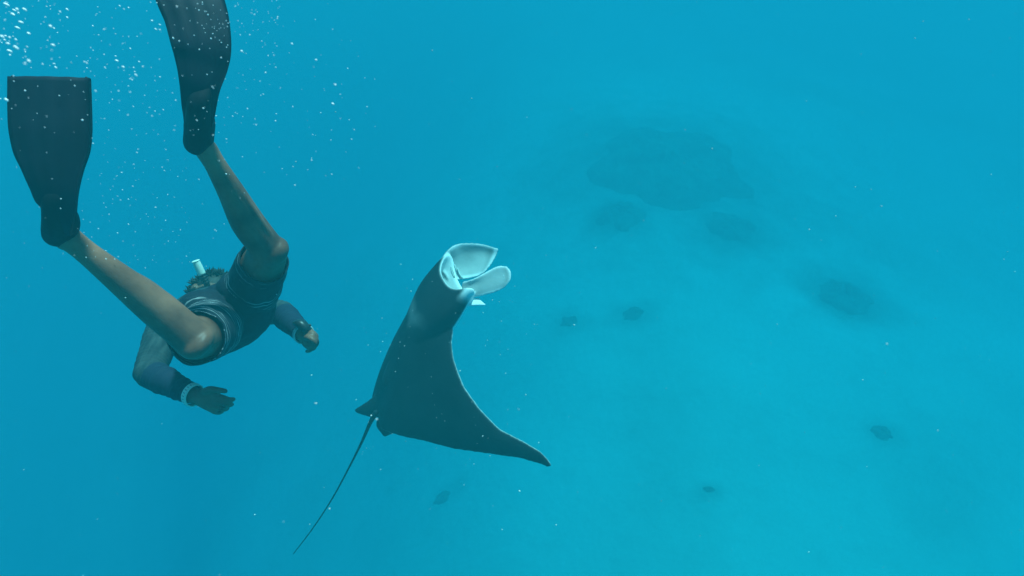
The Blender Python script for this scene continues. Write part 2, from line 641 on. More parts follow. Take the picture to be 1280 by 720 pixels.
G.add(*tube([NECK0, HEAD - HAX * 0.08], [0.064, 0.056]))
# head: jaw, skull, nose, brow, ears
G.add(*tube([HEAD - HAX * 0.098 + FACE * 0.055, HEAD - HAX * 0.06 + FACE * 0.03, HEAD - HAX * 0.01 + FACE * 0.008, HEAD + HAX * 0.04, HEAD + HAX * 0.078 - FACE * 0.004],
            [(0.036, 0.03), (0.060, 0.070), (0.073, 0.090), (0.074, 0.094), (0.052, 0.068)], hint=FACE))
G.add(*tube([HEAD + HAX * 0.018 + FACE * 0.088, HEAD - HAX * 0.012 + FACE * 0.104, HEAD - HAX * 0.026 + FACE * 0.108], [0.009, 0.012, 0.014]))
G.add(*ellipsoid(HEAD + HAX * 0.026 + FACE * 0.082, [HLAT * 0.052, FACE * 0.014, HAX * 0.012]))
for s in (-1, 1):
    G.add(*ellipsoid(HEAD + HLAT * (0.077 * s) - HAX * 0.005, [HLAT * 0.010, FACE * 0.020, HAX * 0.033]))
    G.add(*ellipsoid(HEAD + HLAT * (0.022 * s) - HAX * 0.055 + FACE * 0.088, [HLAT * 0.022, FACE * 0.010, HAX * 0.007]))
# legs
def leg(H, K, A, toe):
    th, shn = (K - H), (A - K)
    front = (th.normalized() - shn.normalized()).normalized()     # the knee points this way
    G.add(*tube([H - th * 0.06, H + th * 0.25, H + th * 0.6, K - th * 0.10, K], [0.088, 0.088, 0.076, 0.063, 0.056], seg=24))
    G.add(*ellipsoid(K + front * 0.010, [front * 0.050, th.normalized() * 0.056, th.cross(front).normalized() * 0.053]))
    back = -front
    G.add(*tube([K, K + shn * 0.12 + back * 0.004, K + shn * 0.32 + back * 0.012, K + shn * 0.6 + back * 0.004, K + shn * 0.86, A],
                [0.056, 0.051, 0.049, 0.038, 0.029, 0.030], seg=24))
    sd_ = shn.cross(front).normalized()
    for q_ in (-1, 1):                                        # calf muscle heads
        G.add(*ellipsoid(K + shn * (0.29 + 0.03 * q_) + back * 0.022 + sd_ * (0.016 * q_), [shn * 0.29, back * 0.031, sd_ * 0.031]))
    G.add(*tube([K + front * 0.035 + shn * 0.06, K + front * 0.036 + shn * 0.3, K + front * 0.026 + shn * 0.75], [0.014, 0.012, 0.008]))  # shin ridge
    # foot
    heel = A + (A - K).normalized() * 0.012 - (toe - A).normalized() * 0.022
    G.add(*tube([heel, A + (toe - A) * 0.1 + shn.normalized() * 0.02, A + (toe - A) * 0.55, toe], [0.024, 0.026, 0.026, 0.018]))
TOEL, TOER = P(70, 246, 1.56), P(248, 140, 1.725)
leg(HL, KL, AL, TOEL)
leg(HR, KR, AR, TOER)
# arms
G.add(*tube([SL, SL + (EL - SL) * 0.35, SL + (EL - SL) * 0.75, EL], [0.064, 0.060, 0.052, 0.047]))
G.add(*tube([EL, EL + (WL - EL) * 0.28, EL + (WL - EL) * 0.7, WL], [0.048, 0.048, 0.038, 0.029]))
G.add(*tube([SR, SR + (ER - SR) * 0.35, SR + (ER - SR) * 0.75, ER], [0.064, 0.058, 0.051, 0.046]))
G.add(*tube([ER, ER + (WR - ER) * 0.28, ER + (WR - ER) * 0.7, WR], [0.046, 0.047, 0.038, 0.030]))
# left hand, back of the hand to the camera, fingers loosely curled
def P3(lst):
    return [P(*q) for q in lst]
G.add(*tube(P3([(241, 494, 2.30), (252, 497, 2.29), (263, 500, 2.28), (271, 502, 2.275)]), [(0.026, 0.020), (0.033, 0.019), (0.040, 0.017), (0.036, 0.014)], hint=CZ))
G.add(*tube(P3([(254, 491, 2.28), (262, 487, 2.26), (272, 487.5, 2.25), (282, 489, 2.25)]), [0.014, 0.0125, 0.0105, 0.0085]))            # thumb
G.add(*tube(P3([(268, 495, 2.27), (278, 497, 2.26), (286, 499.5, 2.27), (292, 499, 2.29)]), [0.0115, 0.0105, 0.0095, 0.008]))
G.add(*tube(P3([(268, 501, 2.27), (279, 503.5, 2.26), (286, 506, 2.28), (290, 505.5, 2.31)]), [0.0115, 0.0105, 0.0095, 0.008]))
G.add(*tube(P3([(266, 506.5, 2.275), (275, 510, 2.27), (281, 511.5, 2.295), (284.5, 510, 2.32)]), [0.011, 0.010, 0.009, 0.008]))
G.add(*tube(P3([(262, 511, 2.28), (269, 515, 2.28), (274, 515.5, 2.30), (278, 514, 2.325)]), [0.010, 0.009, 0.0085, 0.0075]))
# right hand, closed loosely, knuckles to the camera
G.add(*tube(P3([(379, 417, 2.525), (385, 422, 2.51), (390, 427, 2.50)]), [(0.028, 0.020), (0.036, 0.018), (0.036, 0.016)], hint=CZ))
G.add(*tube(P3([(385, 415, 2.50), (390.5, 417, 2.485), (393.5, 421, 2.49), (393, 425, 2.515)]), [0.0115, 0.0105, 0.010, 0.009]))
G.add(*tube(P3([(389, 421, 2.495), (394.5, 424, 2.485), (396, 429, 2.50), (393.5, 432, 2.525)]), [0.0115, 0.0105, 0.0095, 0.0085]))
G.add(*tube(P3([(388, 426, 2.50), (393, 430, 2.49), (392.5, 435, 2.505), (389, 436, 2.53)]), [0.011, 0.010, 0.009, 0.008]))
G.add(*tube(P3([(384, 428, 2.505), (388, 433, 2.50), (387, 438, 2.515), (383.5, 439, 2.535)]), [0.0105, 0.0095, 0.0085, 0.0075]))
G.add(*tube(P3([(381, 421, 2.50), (386, 422, 2.475), (391, 425, 2.465), (394, 429, 2.47)]), [0.013, 0.012, 0.0105, 0.009]))             # thumb

diver = empty('person', PEL)
tag(diver, 'snorkeler in dark long sleeved top and black patterned shorts, diving down with knees bent', 'person')
body_me = remeshed(G, 0.0042, 5, 'body')
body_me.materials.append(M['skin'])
body = bpy.data.objects.new('body', body_me)
link(body, diver)

BONES = [('torso', PEL - AX * 0.02, SHM, 0.13), ('neck', NECK0, HEAD - HAX * 0.09, 0.06), ('head', HEAD - HAX * 0.05, HEAD + HAX * 0.06, 0.08),
         ('thighL', HL, KL, 0.078), ('thighR', HR, KR, 0.078), ('shinL', KL, AL, 0.048), ('shinR', KR, AR, 0.048),
         ('shoulderL', SHM, SL, 0.07), ('shoulderR', SHM, SR, 0.07),
         ('uarmL', SL, EL, 0.055), ('uarmR', SR, ER, 0.055), ('farmL', EL, WL, 0.042), ('farmR', ER, WR, 0.042),
         ('handL', WL, P(285, 504, 2.27), 0.03), ('handR', WR, P(394, 431, 2.50), 0.03), ('footL', AL, TOEL, 0.036), ('footR', AR, TOER, 0.036)]
BI = {b[0]: i for i, b in enumerate(BONES)}

def classify(pts):
    D = np.empty((len(BONES), len(pts)))
    T = np.empty_like(D)
    for i, (n, a, b, r) in enumerate(BONES):
        d, t = seg_param(pts, a, b)
        D[i], T[i] = d - r, t
    k = D.argmin(0)
    return k, T

HEM_T = 0.90
def garment(name, hems, want, off, mat, fold, lab_attr=False, thick=0.003):
    bm = bmesh.new()
    bm.from_mesh(body_me)
    for (a, b, t) in hems:                               # exact hem lines
        d = (b - a)
        bmesh.ops.bisect_plane(bm, geom=bm.verts[:] + bm.edges[:] + bm.faces[:], plane_co=a + d * t, plane_no=d.normalized())
    bm.faces.ensure_lookup_table()
    ctr = np.array([tuple(fc.calc_center_median()) for fc in bm.faces])
    k, T = classify(ctr)
    keep = want(k, T)
    bmesh.ops.delete(bm, geom=[fc for fc, q in zip(bm.faces, keep) if not q], context='FACES')
    # largest pieces only
    bm.verts.ensure_lookup_table()
    seen, comps = set(), []
    for v0 in bm.verts:
        if v0.index in seen:
            continue
        st, comp = [v0], []
        seen.add(v0.index)
        while st:
            q = st.pop()
            comp.append(q)
            for e in q.link_edges:
                w = e.other_vert(q)
                if w.index not in seen:
                    seen.add(w.index)
                    st.append(w)
        comps.append(comp)
    big = max(len(c) for c in comps)
    bmesh.ops.delete(bm, geom=[q for c in comps if len(c) < 0.05 * big for q in c], context='VERTS')
    bm.normal_update()
    pts = np.array([tuple(q.co) for q in bm.verts])
    kk, TT = classify(pts)
    nr = [q.normal.copy() for q in bm.verts]
    for i, q in enumerate(bm.verts):
        q.co = q.co + nr[i] * (off + fold(q.co, BONES[kk[i]][0], TT[kk[i], i]))
    me = bpy.data.meshes.new(name)
    bm.to_mesh(me)
    bm.free()
    attr(me, 'panel', np.where(inb(kk, 'farmL', 'farmR', 'handL', 'handR'), 0.0, 1.0))
    if lab_attr:
        lt = np.where(kk == BI['thighL'], TT[BI['thighL']], np.where(kk == BI['thighR'], TT[BI['thighR']], -1))
        # hips share the nearer leg's coordinate so that the print runs on
        attr(me, 'leg_t', np.maximum(lt, np.where(kk == BI['torso'], -0.2, lt)))
    me.polygons.foreach_set('use_smooth', [True] * len(me.polygons))
    me.materials.append(mat)
    o = bpy.data.objects.new(name, me)
    link(o, diver)
    s = o.modifiers.new('thickness', 'SOLIDIFY')
    s.thickness = thick
    s.offset = -1
    return o

def fold_guard(c, bone, t):
    k = noise.noise(c * 14) * 0.0025
    if 'arm' in bone:
        k += 0.0035 * noise.noise(Vector((t * 26 + 2.0 * noise.noise(c * 9), c.x * 3, c.y * 3)))
    else:
        k += 0.0035 * noise.noise(c * 30)
    return k
def fold_shorts(c, bone, t):
    k = 0.004 * noise.noise(c * 16) + 0.002 * noise.noise(c * 40)
    if 'thigh' in bone:
        k += 0.007 * sm(0.45, 0.9, t) * (1 + 0.8 * noise.noise(c * 22))
    return k

inb = lambda k, *names: np.isin(k, [BI[n] for n in names])
def want_guard(k, T):
    return ((inb(k, 'torso') & (T[BI['torso']] > 0.12)) | inb(k, 'shoulderL', 'shoulderR', 'uarmL', 'uarmR')
            | (inb(k, 'neck') & (T[BI['neck']] < 0.35))
            | (inb(k, 'farmL') & (T[BI['farmL']] < 0.96)) | (inb(k, 'farmR') & (T[BI['farmR']] < 0.93)))
def want_shorts(k, T):
    return ((inb(k, 'torso') & (T[BI['torso']] < 0.26)) | (inb(k, 'thighL') & (T[BI['thighL']] < HEM_T)) | (inb(k, 'thighR') & (T[BI['thighR']] < HEM_T - 0.06)))
garment('rash_guard', [(EL, WL, 0.96), (ER, WR, 0.93)], want_guard, 0.004, M['guard'], fold_guard)
garment('shorts', [(HL, KL, HEM_T), (HR, KR, HEM_T - 0.06)], want_shorts, 0.008, M['shorts'], fold_shorts, True)

# hair: a cap and a few hundred tufts lifted by the water
def hair():
    rnd = random.Random(4)
    g = Geo()
    g.add(*ellipsoid(HEAD + HAX * 0.024 - FACE * 0.012, [HLAT * 0.086, FACE * 0.098, HAX * 0.082], 24, 14))
    for i in range(620):
        a, b = rnd.uniform(0, 2 * math.pi), math.acos(rnd.uniform(-0.35, 1))
        d = HAX * math.cos(b) + (HLAT * math.cos(a) + FACE * math.sin(a)) * math.sin(b)
        if d.dot(FACE) > 0.55:
            continue
        c = HEAD + HAX * 0.024 - FACE * 0.012 + HLAT * (0.082 * d.dot(HLAT)) + FACE * (0.094 * d.dot(FACE)) + HAX * (0.078 * d.dot(HAX))
        sw = (d + Vector((rnd.gauss(0, .35), rnd.gauss(0, .35), rnd.gauss(0, .35) + 0.35))).normalized()
        l = rnd.uniform(0.012, 0.034)
        g.add(*tube([c, c + d * l * 0.4 + sw * l * 0.2, c + sw * l], [0.005, 0.0035, 0.0008], seg=5, per=2, cap=False))
    return mesh_obj('hair', g.v, g.f, M['hair'], diver)
hair()

# white wristband on one wrist, dark watch on the other
def ring_band(c, axis, r1, r2, w, seg=40):
    """band round a limb: rounded rectangular section, slightly oval"""
    axis = axis.normalized()
    h = (CZ - axis * CZ.dot(axis)).normalized()
    s = axis.cross(h)
    sec = [(-w / 2, 0), (-w / 2 + 0.002, 0.0035), (w / 2 - 0.002, 0.0035), (w / 2, 0), (w / 2 - 0.002, -0.002), (-w / 2 + 0.002, -0.002)]
    v, f = [], []
    for k in range(seg):
        a = 2 * math.pi * k / seg
        for (u, q) in sec:
            v.append(c + axis * u + s * ((r1 + q) * math.cos(a)) + h * ((r2 + q) * math.sin(a)))
    n = len(sec)
    for k in range(seg):
        for j in range(n):
            f.append((k * n + j, ((k + 1) % seg) * n + j, ((k + 1) % seg) * n + (j + 1) % n, k * n + (j + 1) % n))
    return v, f
g = Geo()
g.add(*ring_band(EL + (WL - EL) * 0.985, WL - EL, 0.0375, 0.034, 0.024))
wb_ = mesh_obj('wristband', g.v, g.f, M['white_plastic'], diver)
g = Geo()
wax = (WL - EL).normalized()
wh = (CZ - wax * CZ.dot(wax)).normalized(); ws = wax.cross(wh)
for k in range(9):                                        # raised dark ticks of the print
    a = R(200 + k * 16)
    c = EL + (WL - EL) * 0.985 + ws * (0.0412 * math.cos(a)) + wh * (0.0378 * math.sin(a))
    nrm = (ws * math.cos(a) + wh * math.sin(a)); tg = wax.cross(nrm)
    g.add(*ellipsoid(c, [wax * 0.006, tg * 0.0018, nrm * 0.0006], 6, 4))
mesh_obj('band_print', g.v, g.f, M['piping'], wb_)
g = Geo()
g.add(*ring_band(ER + (WR - ER) * 0.97, WR - ER, 0.037, 0.036, 0.018))
watch = mesh_obj('watch', g.v, g.f, M['pale_strap'], diver)
g = Geo()
g.add(*tube(P3([(371.5, 404, 2.50), (376, 405, 2.49), (381, 409, 2.49), (384.5, 411, 2.495)]), [(0.013, 0.020), (0.019, 0.024), (0.019, 0.024), (0.013, 0.018)], hint=CZ))
g.add(*tube(P3([(382, 408, 2.49), (387.5, 406.5, 2.49)]), [0.008, 0.005]))
mesh_obj('watch_case', g.v, g.f, M['black_plastic'], watch)

# ---- swim fins: foot pocket, blade, rails, strap
def swim_fin(label, path, twist, heel_pts, heel_r, strap_i):
    """path: (px, py, depth, width px) from the pocket to the tip"""
    root = empty('swim_fin', P(path[0][0], path[0][1], path[0][2]))
    tag(root, label, 'swim fin', 'swim fins on the snorkeler')
    cs = [P(x, y, d) for x, y, d, w in path]
    ws_ = [w * d / FPX / math.cos(R(twist)) for x, y, d, w in path]
    arr = catmull([tuple(c) + (w,) for c, w in zip(cs, ws_)], 6)
    C = [Vector(a[:3]) for a in arr]
    W = [a[3] for a in arr]
    n = len(C)
    rows = []
    cols = 17
    for i in range(n):
        t = (C[min(i + 1, n - 1)] - C[max(i - 1, 0)]).normalized()
        view = (C[i] - CAM).normalized()
        s = t.cross(CZ).normalized()
        nn = s.cross(t).normalized()                      # away from the camera
        if s.dot(CX) < 0:
            s = -s
        tw = R(twist)
        s2 = (s * math.cos(tw) + nn * math.sin(tw)).normalized()
        n2 = (nn * math.cos(tw) - s * math.sin(tw)).normalized()
        rows.append((C[i], s2, n2, W[i], i / (n - 1)))
    top, bot = [], []
    for (c, s, nn, w, q) in rows:
        for k in range(cols):
            u = k / (cols - 1) * 2 - 1
            th = 0.0025 + 0.003 * (1 - q)
            groove = 0.0022 * (0.5 + 0.5 * math.cos(u * math.pi * 4)) * sm(0.2, 0.5, q)
            bow = -0.012 * (1 - u * u) * (1 - q * 0.5)
            tip = 0.006 * math.cos(u * 3) * (q > 0.999)
            p = c + s * (u * w / 2) + nn * bow
            top.append(p - nn * (th + groove))
            bot.append(p + nn * (th + groove))
    v = top + bot
    K = len(top)
    f = []
    for i in range(n - 1):
        for k in range(cols - 1):
            a = i * cols + k
            f.append((a, a + 1, a + cols + 1, a + cols))
            f.append((K + a, K + a + cols, K + a + cols + 1, K + a + 1))
    for i in range(n - 1):
        for k in (0, cols - 1):
            a = i * cols + k
            f.append((a, a + cols, K + a + cols, K + a))
    for i in (0, n - 1):
        for k in range(cols - 1):
            a = i * cols + k
            f.append((a, a + 1, K + a + 1, K + a))
    bl = mesh_obj('blade', v, f, M['blade'], root)
    for sgn in (-1, 1):
        pts = [c + s * (sgn * (w / 2 - 0.008)) + nn * 0.0 for (c, s, nn, w, q) in rows[2::4]] 
        rr = [0.0075 - 0.004 * i / (len(pts) - 1) for i in range(len(pts))]
        vv, ff = tube(pts, rr, seg=10, per=3)
        mesh_obj('side_rail', vv, ff, M['rubber'], root)
    # foot pocket
    g = Geo()
    g.add(*tube([P(x, y, d) for x, y, d in heel_pts], heel_r, hint=CZ, seg=24))
    me = remeshed(g, 0.005, 3)
    me.materials.append(M['rubber'])
    fp = bpy.data.objects.new('foot_pocket', me)
    link(fp, root)
    # rim round the ankle opening
    return root

swim_fin('black swim fin on the straighter spread leg, whole square ended blade in view',
         [(74, 284, 1.585, 36), (71.5, 263, 1.54, 45), (68.5, 240, 1.52, 54), (66, 213, 1.51, 70), (64.5, 190, 1.505, 87), (63.5, 163, 1.50, 95), (62.5, 130, 1.50, 96), (62, 97, 1.50, 95)],
         6, [(75, 291, 1.622), (76, 279, 1.588), (73, 265, 1.555), (70, 246, 1.53), (68, 226, 1.515)],
         [(0.034, 0.040), (0.034, 0.042), (0.031, 0.037), (0.033, 0.026), (0.034, 0.008)], 0)
swim_fin('black swim fin with its tip raised highest, seen turned partly edge on',
         [(248, 158, 1.745, 30), (248.5, 137, 1.70, 35), (250, 109, 1.67, 42), (252.5, 80, 1.66, 55), (252, 57, 1.65, 63), (246.5, 24, 1.65, 68), (238.5, 0, 1.65, 71), (227, -30, 1.655, 72)],
         24, [(248, 177, 1.785), (249.5, 160, 1.752), (249, 146, 1.71), (249, 128, 1.68), (250, 108, 1.67)],
         [(0.036, 0.041), (0.034, 0.042), (0.030, 0.037), (0.030, 0.026), (0.031, 0.008)], 0)

# ---- snorkel
def snorkel():
    top, mid = P(244.5, 326, 2.84), P(252.5, 343, 2.86)
    root = empty('snorkel', mid)
    tag(root, 'snorkel with white tube top standing up beside the dark hair', 'snorkel')
    ax = (mid - top).normalized()
    low = mid + ax * 0.055
    g = Geo()
    g.add(*tube([top, top + (mid - top) * 0.5, mid], [0.0155, 0.0165, 0.0165], cap=False, seg=24))
    tip = mesh_obj('tube_top', g.v, g.f, M['white_plastic'], root)
    g = Geo()
    g.add(*ring_band(top + ax * 0.001, ax, 0.0138, 0.0138, 0.005))
    mesh_obj('rim', g.v, g.f, M['white_plastic'], tip)
    far = 1 if HLAT.dot(CZ) > 0 else -1
    ear = HEAD + HLAT * (0.100 * far) + FACE * 0.05
    mouth = HEAD + FACE * 0.125 - HAX * 0.06
    g = Geo()
    g.add(*tube([mid + ax * 0.0005, low, ear + FACE * 0.02 - HAX * 0.03, ear * 0.6 + mouth * 0.4 - HAX * 0.05 + FACE * 0.03, mouth], [0.0135, 0.0125, 0.012, 0.012, 0.013], seg=16))
    mesh_obj('lower_tube', g.v, g.f, M['black_plastic'], root)
    g = Geo()
    for k in range(3):
        g.add(*ring_band(mid + ax * (0.012 + 0.012 * k), ax, 0.0145, 0.0145, 0.006))
    mesh_obj('ribbed_collar', g.v, g.f, M['black_plastic'], root)
snorkel()

# ------------------------------------------------------------------ manta ray
D0 = 3.45
PHI, TAU = R(58), R(14)
dv, nv, cv = Vector((.513, -.858, 0)), Vector((.858, .513, 0)), Vector((0, 0, -1))
cp = cv * math.cos(TAU) - dv * math.sin(TAU)
F3 = camvec(*(dv * math.cos(TAU) + cv * math.sin(TAU)))
N3 = camvec(*(cp * math.cos(PHI) - nv * math.sin(PHI)))
L3 = camvec(*(nv * math.cos(PHI) + cp * math.sin(PHI)))
ORG = P(465, 524, D0)
SMAX = 1.6
_ss = np.linspace(0, SMAX, 400)
def droop(s):
    t = np.clip((s + 0.02) / 0.58, 0, 1)
    return R(50) * t * t * (3 - 2 * t) + R(14) * np.clip((s - 0.6) / 0.5, 0, 1.2)
_dl = np.cumsum(np.cos(droop(_ss))) * (_ss[1] - _ss[0])
_du = -np.cumsum(np.sin(droop(_ss))) * (_ss[1] - _ss[0])
def arch(s):
    a = abs(s)
    return math.copysign(float(np.interp(a, _ss, _dl)), s), float(np.interp(a, _ss, _du))
def MW(s, fwd, h=0.0):
    """manta frame to world: s along the span, fwd along the body, h off the surface"""
    la, up = arch(s)
    dl = float(droop(np.array(abs(s)))) * (1 if s >= 0 else -1)
    nrm = N3 * math.cos(dl) + L3 * math.sin(dl)
    return ORG + L3 * la + F3 * fwd + N3 * up + nrm * h
def solve(px, py):
    s, fw = 0.3, 0.4
    for _ in range(40):
        p = proj(MW(s, fw))
        e = np.array([px - p[0], py - p[1]])
        if abs(e).max() < 0.02:
            break
        h = 1e-3
        a, b = proj(MW(s + h, fw)), proj(MW(s, fw + h))
        J = np.array([[(a[0] - p[0]) / h, (b[0] - p[0]) / h], [(a[1] - p[1]) / h, (b[1] - p[1]) / h]])
        st = np.linalg.solve(J, e)
        st = np.clip(st, -0.15, 0.15)
        s, fw = s + st[0], fw + st[1]
    return s, fw
lead = [solve(*q) for q in [(566.5, 411), (564, 426), (567, 448), (580, 483), (600, 511), (624, 536), (655, 552), (675, 564), (685, 574)]]
trail = [solve(*q) for q in [(500, 545), (530, 551), (570, 561.5), (610, 567), (650, 572.5), (678, 580.5), (686, 585)]]
TIPS = max(lead[-1][0], trail[-1][0]) + 0.006
body_f = (524 - 348) / 0.858 * D0 / FPX                  # upper lip
lead_s = [0.0, 0.10] + [q[0] for q in lead] + [TIPS]
lead_f = [body_f * 0.90, body_f * 0.86] + [q[1] for q in lead] + [(lead[-1][1] + trail[-1][1]) / 2]
trail_s = [0.0, 0.05, 0.12] + [q[0] for q in trail] + [TIPS]
trail_f = [0.055, 0.05, 0.035] + [q[1] for q in trail] + [(lead[-1][1] + trail[-1][1]) / 2]

def disc(G2):
    ns, nc = 61, 36
    svals = [math.copysign(abs(t) ** 1.0, t) * TIPS for t in np.linspace(-1, 1, ns * 2 - 1)]
    top, bot, wt, wb2 = [], [], [], []
    for s in svals:
        a = abs(s)
        fl, ft = float(np.interp(a, lead_s, lead_f)), float(np.interp(a, trail_s, trail_f))
        q = a / TIPS
        body_t = math.exp(-(a / 0.17) ** 2)
        T = 0.062 * body_t + 0.030 * (1 - q) ** 0.9 + 0.0065
        B = 0.075 * body_t + 0.020 * (1 - q) ** 0.9 + 0.0055
        for k in range(nc):
            c = 0.5 - 0.5 * math.cos(math.pi * k / (nc - 1))
            fw = fl + (ft - fl) * c
            prof = (max(c, 0) ** 0.5) * (1 - c) ** 0.75 / 0.42 if 0 < c < 1 else 0
            prof = min(prof, 1.0) * (1 - 0.6 * c * body_t)
            edge = 0.0 if k in (0, nc - 1) else 0.005
            top.append(MW(s, fw, max(prof * T, edge)))
            bot.append(MW(s, fw, -max(prof * B, edge)))
            rim = 0.75 * sm(0.2, 0.4, a) if k <= 1 else 0.0
            # pale shoulder bars
            ff = fw / body_f
            bar = 0.26 * math.exp(-((ff - 0.70 - 0.10 * min(a / 0.2, 1)) / 0.075) ** 2) * math.exp(-((a - 0.13) / 0.16) ** 2)
            wt.append(rim)
            wb2.append(1.0 if k > 0 else rim)
    K = len(top)
    f = []
    M_ = len(svals)
    for i in range(M_ - 1):
        for k in range(nc - 1):
            a = i * nc + k
            f.append((a, a + nc, a + nc + 1, a + 1))
            f.append((K + a, K + a + 1, K + a + nc + 1, K + a + nc))
    for i in range(M_ - 1):
        for k in (0, nc - 1):
            a = i * nc + k
            f.append((a, a + nc, K + a + nc, K + a))
    for i in (0, M_ - 1):
        for k in range(nc - 1):
            a = i * nc + k
            f.append((a, a + 1, K + a + 1, K + a))
    G2.add(top + bot, f, wt + wb2)

def ML(lat, fwd, up):
    return ORG + L3 * lat + F3 * fwd + N3 * up

def head(G2):
    """broad head with an open mouth between the lobes: outer skin, lip, inner skin"""
    HW = 0.205
    st = [(body_f * 0.26, 0.06, 0.052, -0.04, 0), (body_f * 0.50, 0.125, 0.066, -0.07, 0), (body_f * 0.68, 0.172, 0.080, -0.085, 0), (body_f * 0.82, HW + .004, 0.080, -0.080, 0), (body_f * 0.93, HW, 0.060, -0.078, 0),
          (body_f * 0.985, HW - 0.004, 0.042, -0.075, 0), (body_f * 1.0, HW - 0.012, 0.034, -0.070, .7),
          (body_f * 0.985, HW - 0.024, 0.024, -0.058, 1), (body_f * 0.93, HW - 0.032, 0.030, -0.055, 1), (body_f * 0.82, HW - 0.045, 0.038, -0.05, 1), (body_f * 0.70, 0.08, 0.02, -0.03, 1)]
    seg, rings, w = 80, [], []
    for (fw, hw, u, d, wh_) in catmull(st, 8):
        r = []
        for k in range(seg):
            a = 2 * math.pi * k / seg
            x, y = math.cos(a), math.sin(a)
            x = math.copysign(abs(x) ** 0.75, x)
            y = math.copysign(abs(y) ** 0.8, y)
            # the lip is cut back in the middle of the upper jaw
            cut = 0.075 * abs(x) ** 3 * sm(0.6, 1.0, fw / body_f)
            r.append(ML(x * hw, fw + cut, (u + d) / 2 + y * (u - d) / 2))
            w.append(max(min(wh_, 1), 0.9 if y < -0.35 else 0, 0.85 * sm(0.86, 0.97, abs(x)) * sm(0.97, 1.06, (fw + cut) / body_f)))
        rings.append(r)
    v = [p for r in rings for p in r]
    f = []
    for i in range(len(rings) - 1):
        for k in range(seg):
            f.append((i * seg + k, i * seg + (k + 1) % seg, (i + 1) * seg + (k + 1) % seg, (i + 1) * seg + k))
    f.append(tuple(reversed(range(seg))))
    f.append(tuple(range((len(rings) - 1) * seg, len(rings) * seg)))
    G2.add(v, f, w)

def sheet(G2, rows, th, w_in, w_out, flip=1):
    """thick curved lobe from rows of (px, py, depth)"""
    rows = [[P(*q) for q in r] for r in rows]
    R1 = [catmull([tuple(p) for p in r], 6) for r in rows]
    cols = list(zip(*R1))
    C2 = [catmull([tuple(p) for p in c], 6) for c in cols]          # per column along
    g_ = [[Vector(p) for p in c] for c in C2]
    a, b = len(g_), len(g_[0])
    front, back, wf, wbk = [], [], [], []
    for i in range(a):
        for j in range(b):
            du = g_[min(i + 1, a - 1)][j] - g_[max(i - 1, 0)][j]
            dw = g_[i][min(j + 1, b - 1)] - g_[i][max(j - 1, 0)]
            n = du.cross(dw).normalized()
            if n.dot(CZ) > 0:
                n = -n
            e = min(i, a - 1 - i, b - 1 - j) 
            t = th * (0.55 + 0.45 * min(e / 4, 1))
            front.append(g_[i][j] + n * t)
            back.append(g_[i][j] - n * t)
            wf.append(w_in(i / (a - 1), j / (b - 1)))
            wbk.append(w_out)
    K = len(front)
    f = []
    for i in range(a - 1):
        for j in range(b - 1):
            q = i * b + j
            f.append((q, q + b, q + b + 1, q + 1))
            f.append((K + q, K + q + 1, K + q + b + 1, K + q + b))
    for i in range(a - 1):
        for j in (0, b - 1):
            q = i * b + j
            f.append((q, q + b, K + q + b, K + q))
    for i in (0, a - 1):
        for j in range(b - 1):
            q = i * b + j
            f.append((q, q + 1, K + q + 1, K + q))
    G2.add(front + back, f, wf + wbk)

GM = Geo()
disc(GM)
head(GM)
hc = ML(0, body_f * 0.97, 0.0)
zh = (hc - CAM).dot(CZ)
hl = (ML(-0.165, body_f * 0.95, 0.0) - CAM).dot(CZ)
hr = (ML(0.165, body_f * 0.95, 0.0) - CAM).dot(CZ)
# far lobe: cupped, inner face turned up and to the camera
def lobe_pale(u, w):
    rim = 1 - sm(0.02, 0.10, min(u, 1 - u, 1 - w))  # sunlit edge painted in: rim whiter than the face
    return (0.56 + 0.44 * rim) * (1 - 0.45 * sm(0.78, 1.0, w) * (1 - rim))
sheet(GM, [[(548, 330, hl), (550, 336, hl + .01), (556, 344, hl), (562, 352, hl - .02)],
           [(559, 313, hl + .0), (566, 324, hl + .05), (571, 338, hl + .045), (572, 350, hl - .01)],
           [(573, 304.5, hl + .05), (580, 317, hl + .08), (583, 334, hl + .07), (582, 349, hl + .02)],
           [(600, 304.5, hl + .08), (602, 316, hl + .095), (601, 332, hl + .07), (596, 346, hl + .035)],
           [(624, 311, hl + .085), (620.5, 320, hl + .085), (614, 331, hl + .07), (606, 341, hl + .045)]],
      0.007, lobe_pale, 0.1)
# near lobe: thin paddle turned outwards
sheet(GM, [[(578, 352, hr + .02), (577, 360, hr + .02), (577, 368, hr + .015), (577, 378, hr + .015)],
           [(590, 349, hr + .0), (591, 355, hr + .015), (591, 364, hr + .01), (589, 373, hr + .01)],
           [(606, 340.5, hr + .018), (609, 348, hr + .018), (610, 358, hr + .01), (607, 369, hr + .004)],
           [(622, 332.5, hr + .02), (626, 341, hr + .02), (627, 352, hr + .011), (621, 365, hr + .004)],
           [(634, 333, hr + .026), (639, 340, hr + .022), (638.5, 350, hr + .015), (631, 360, hr + .008)]],
      0.0065, lobe_pale, 0.6)
# pale flap under the near side of the jaw
sheet(GM, [[(581, 374, hr + .03), (582, 379, hr + .01), (582, 383, hr - .01)],
           [(592, 373, hr + .03), (593, 378, hr + .01), (593, 382, hr - .01)],
           [(599, 372.0, hr + .03), (603, 377, hr + .01), (608, 381.5, hr - .01)]],
      0.008, lambda u, w: 1.0, 1.0)
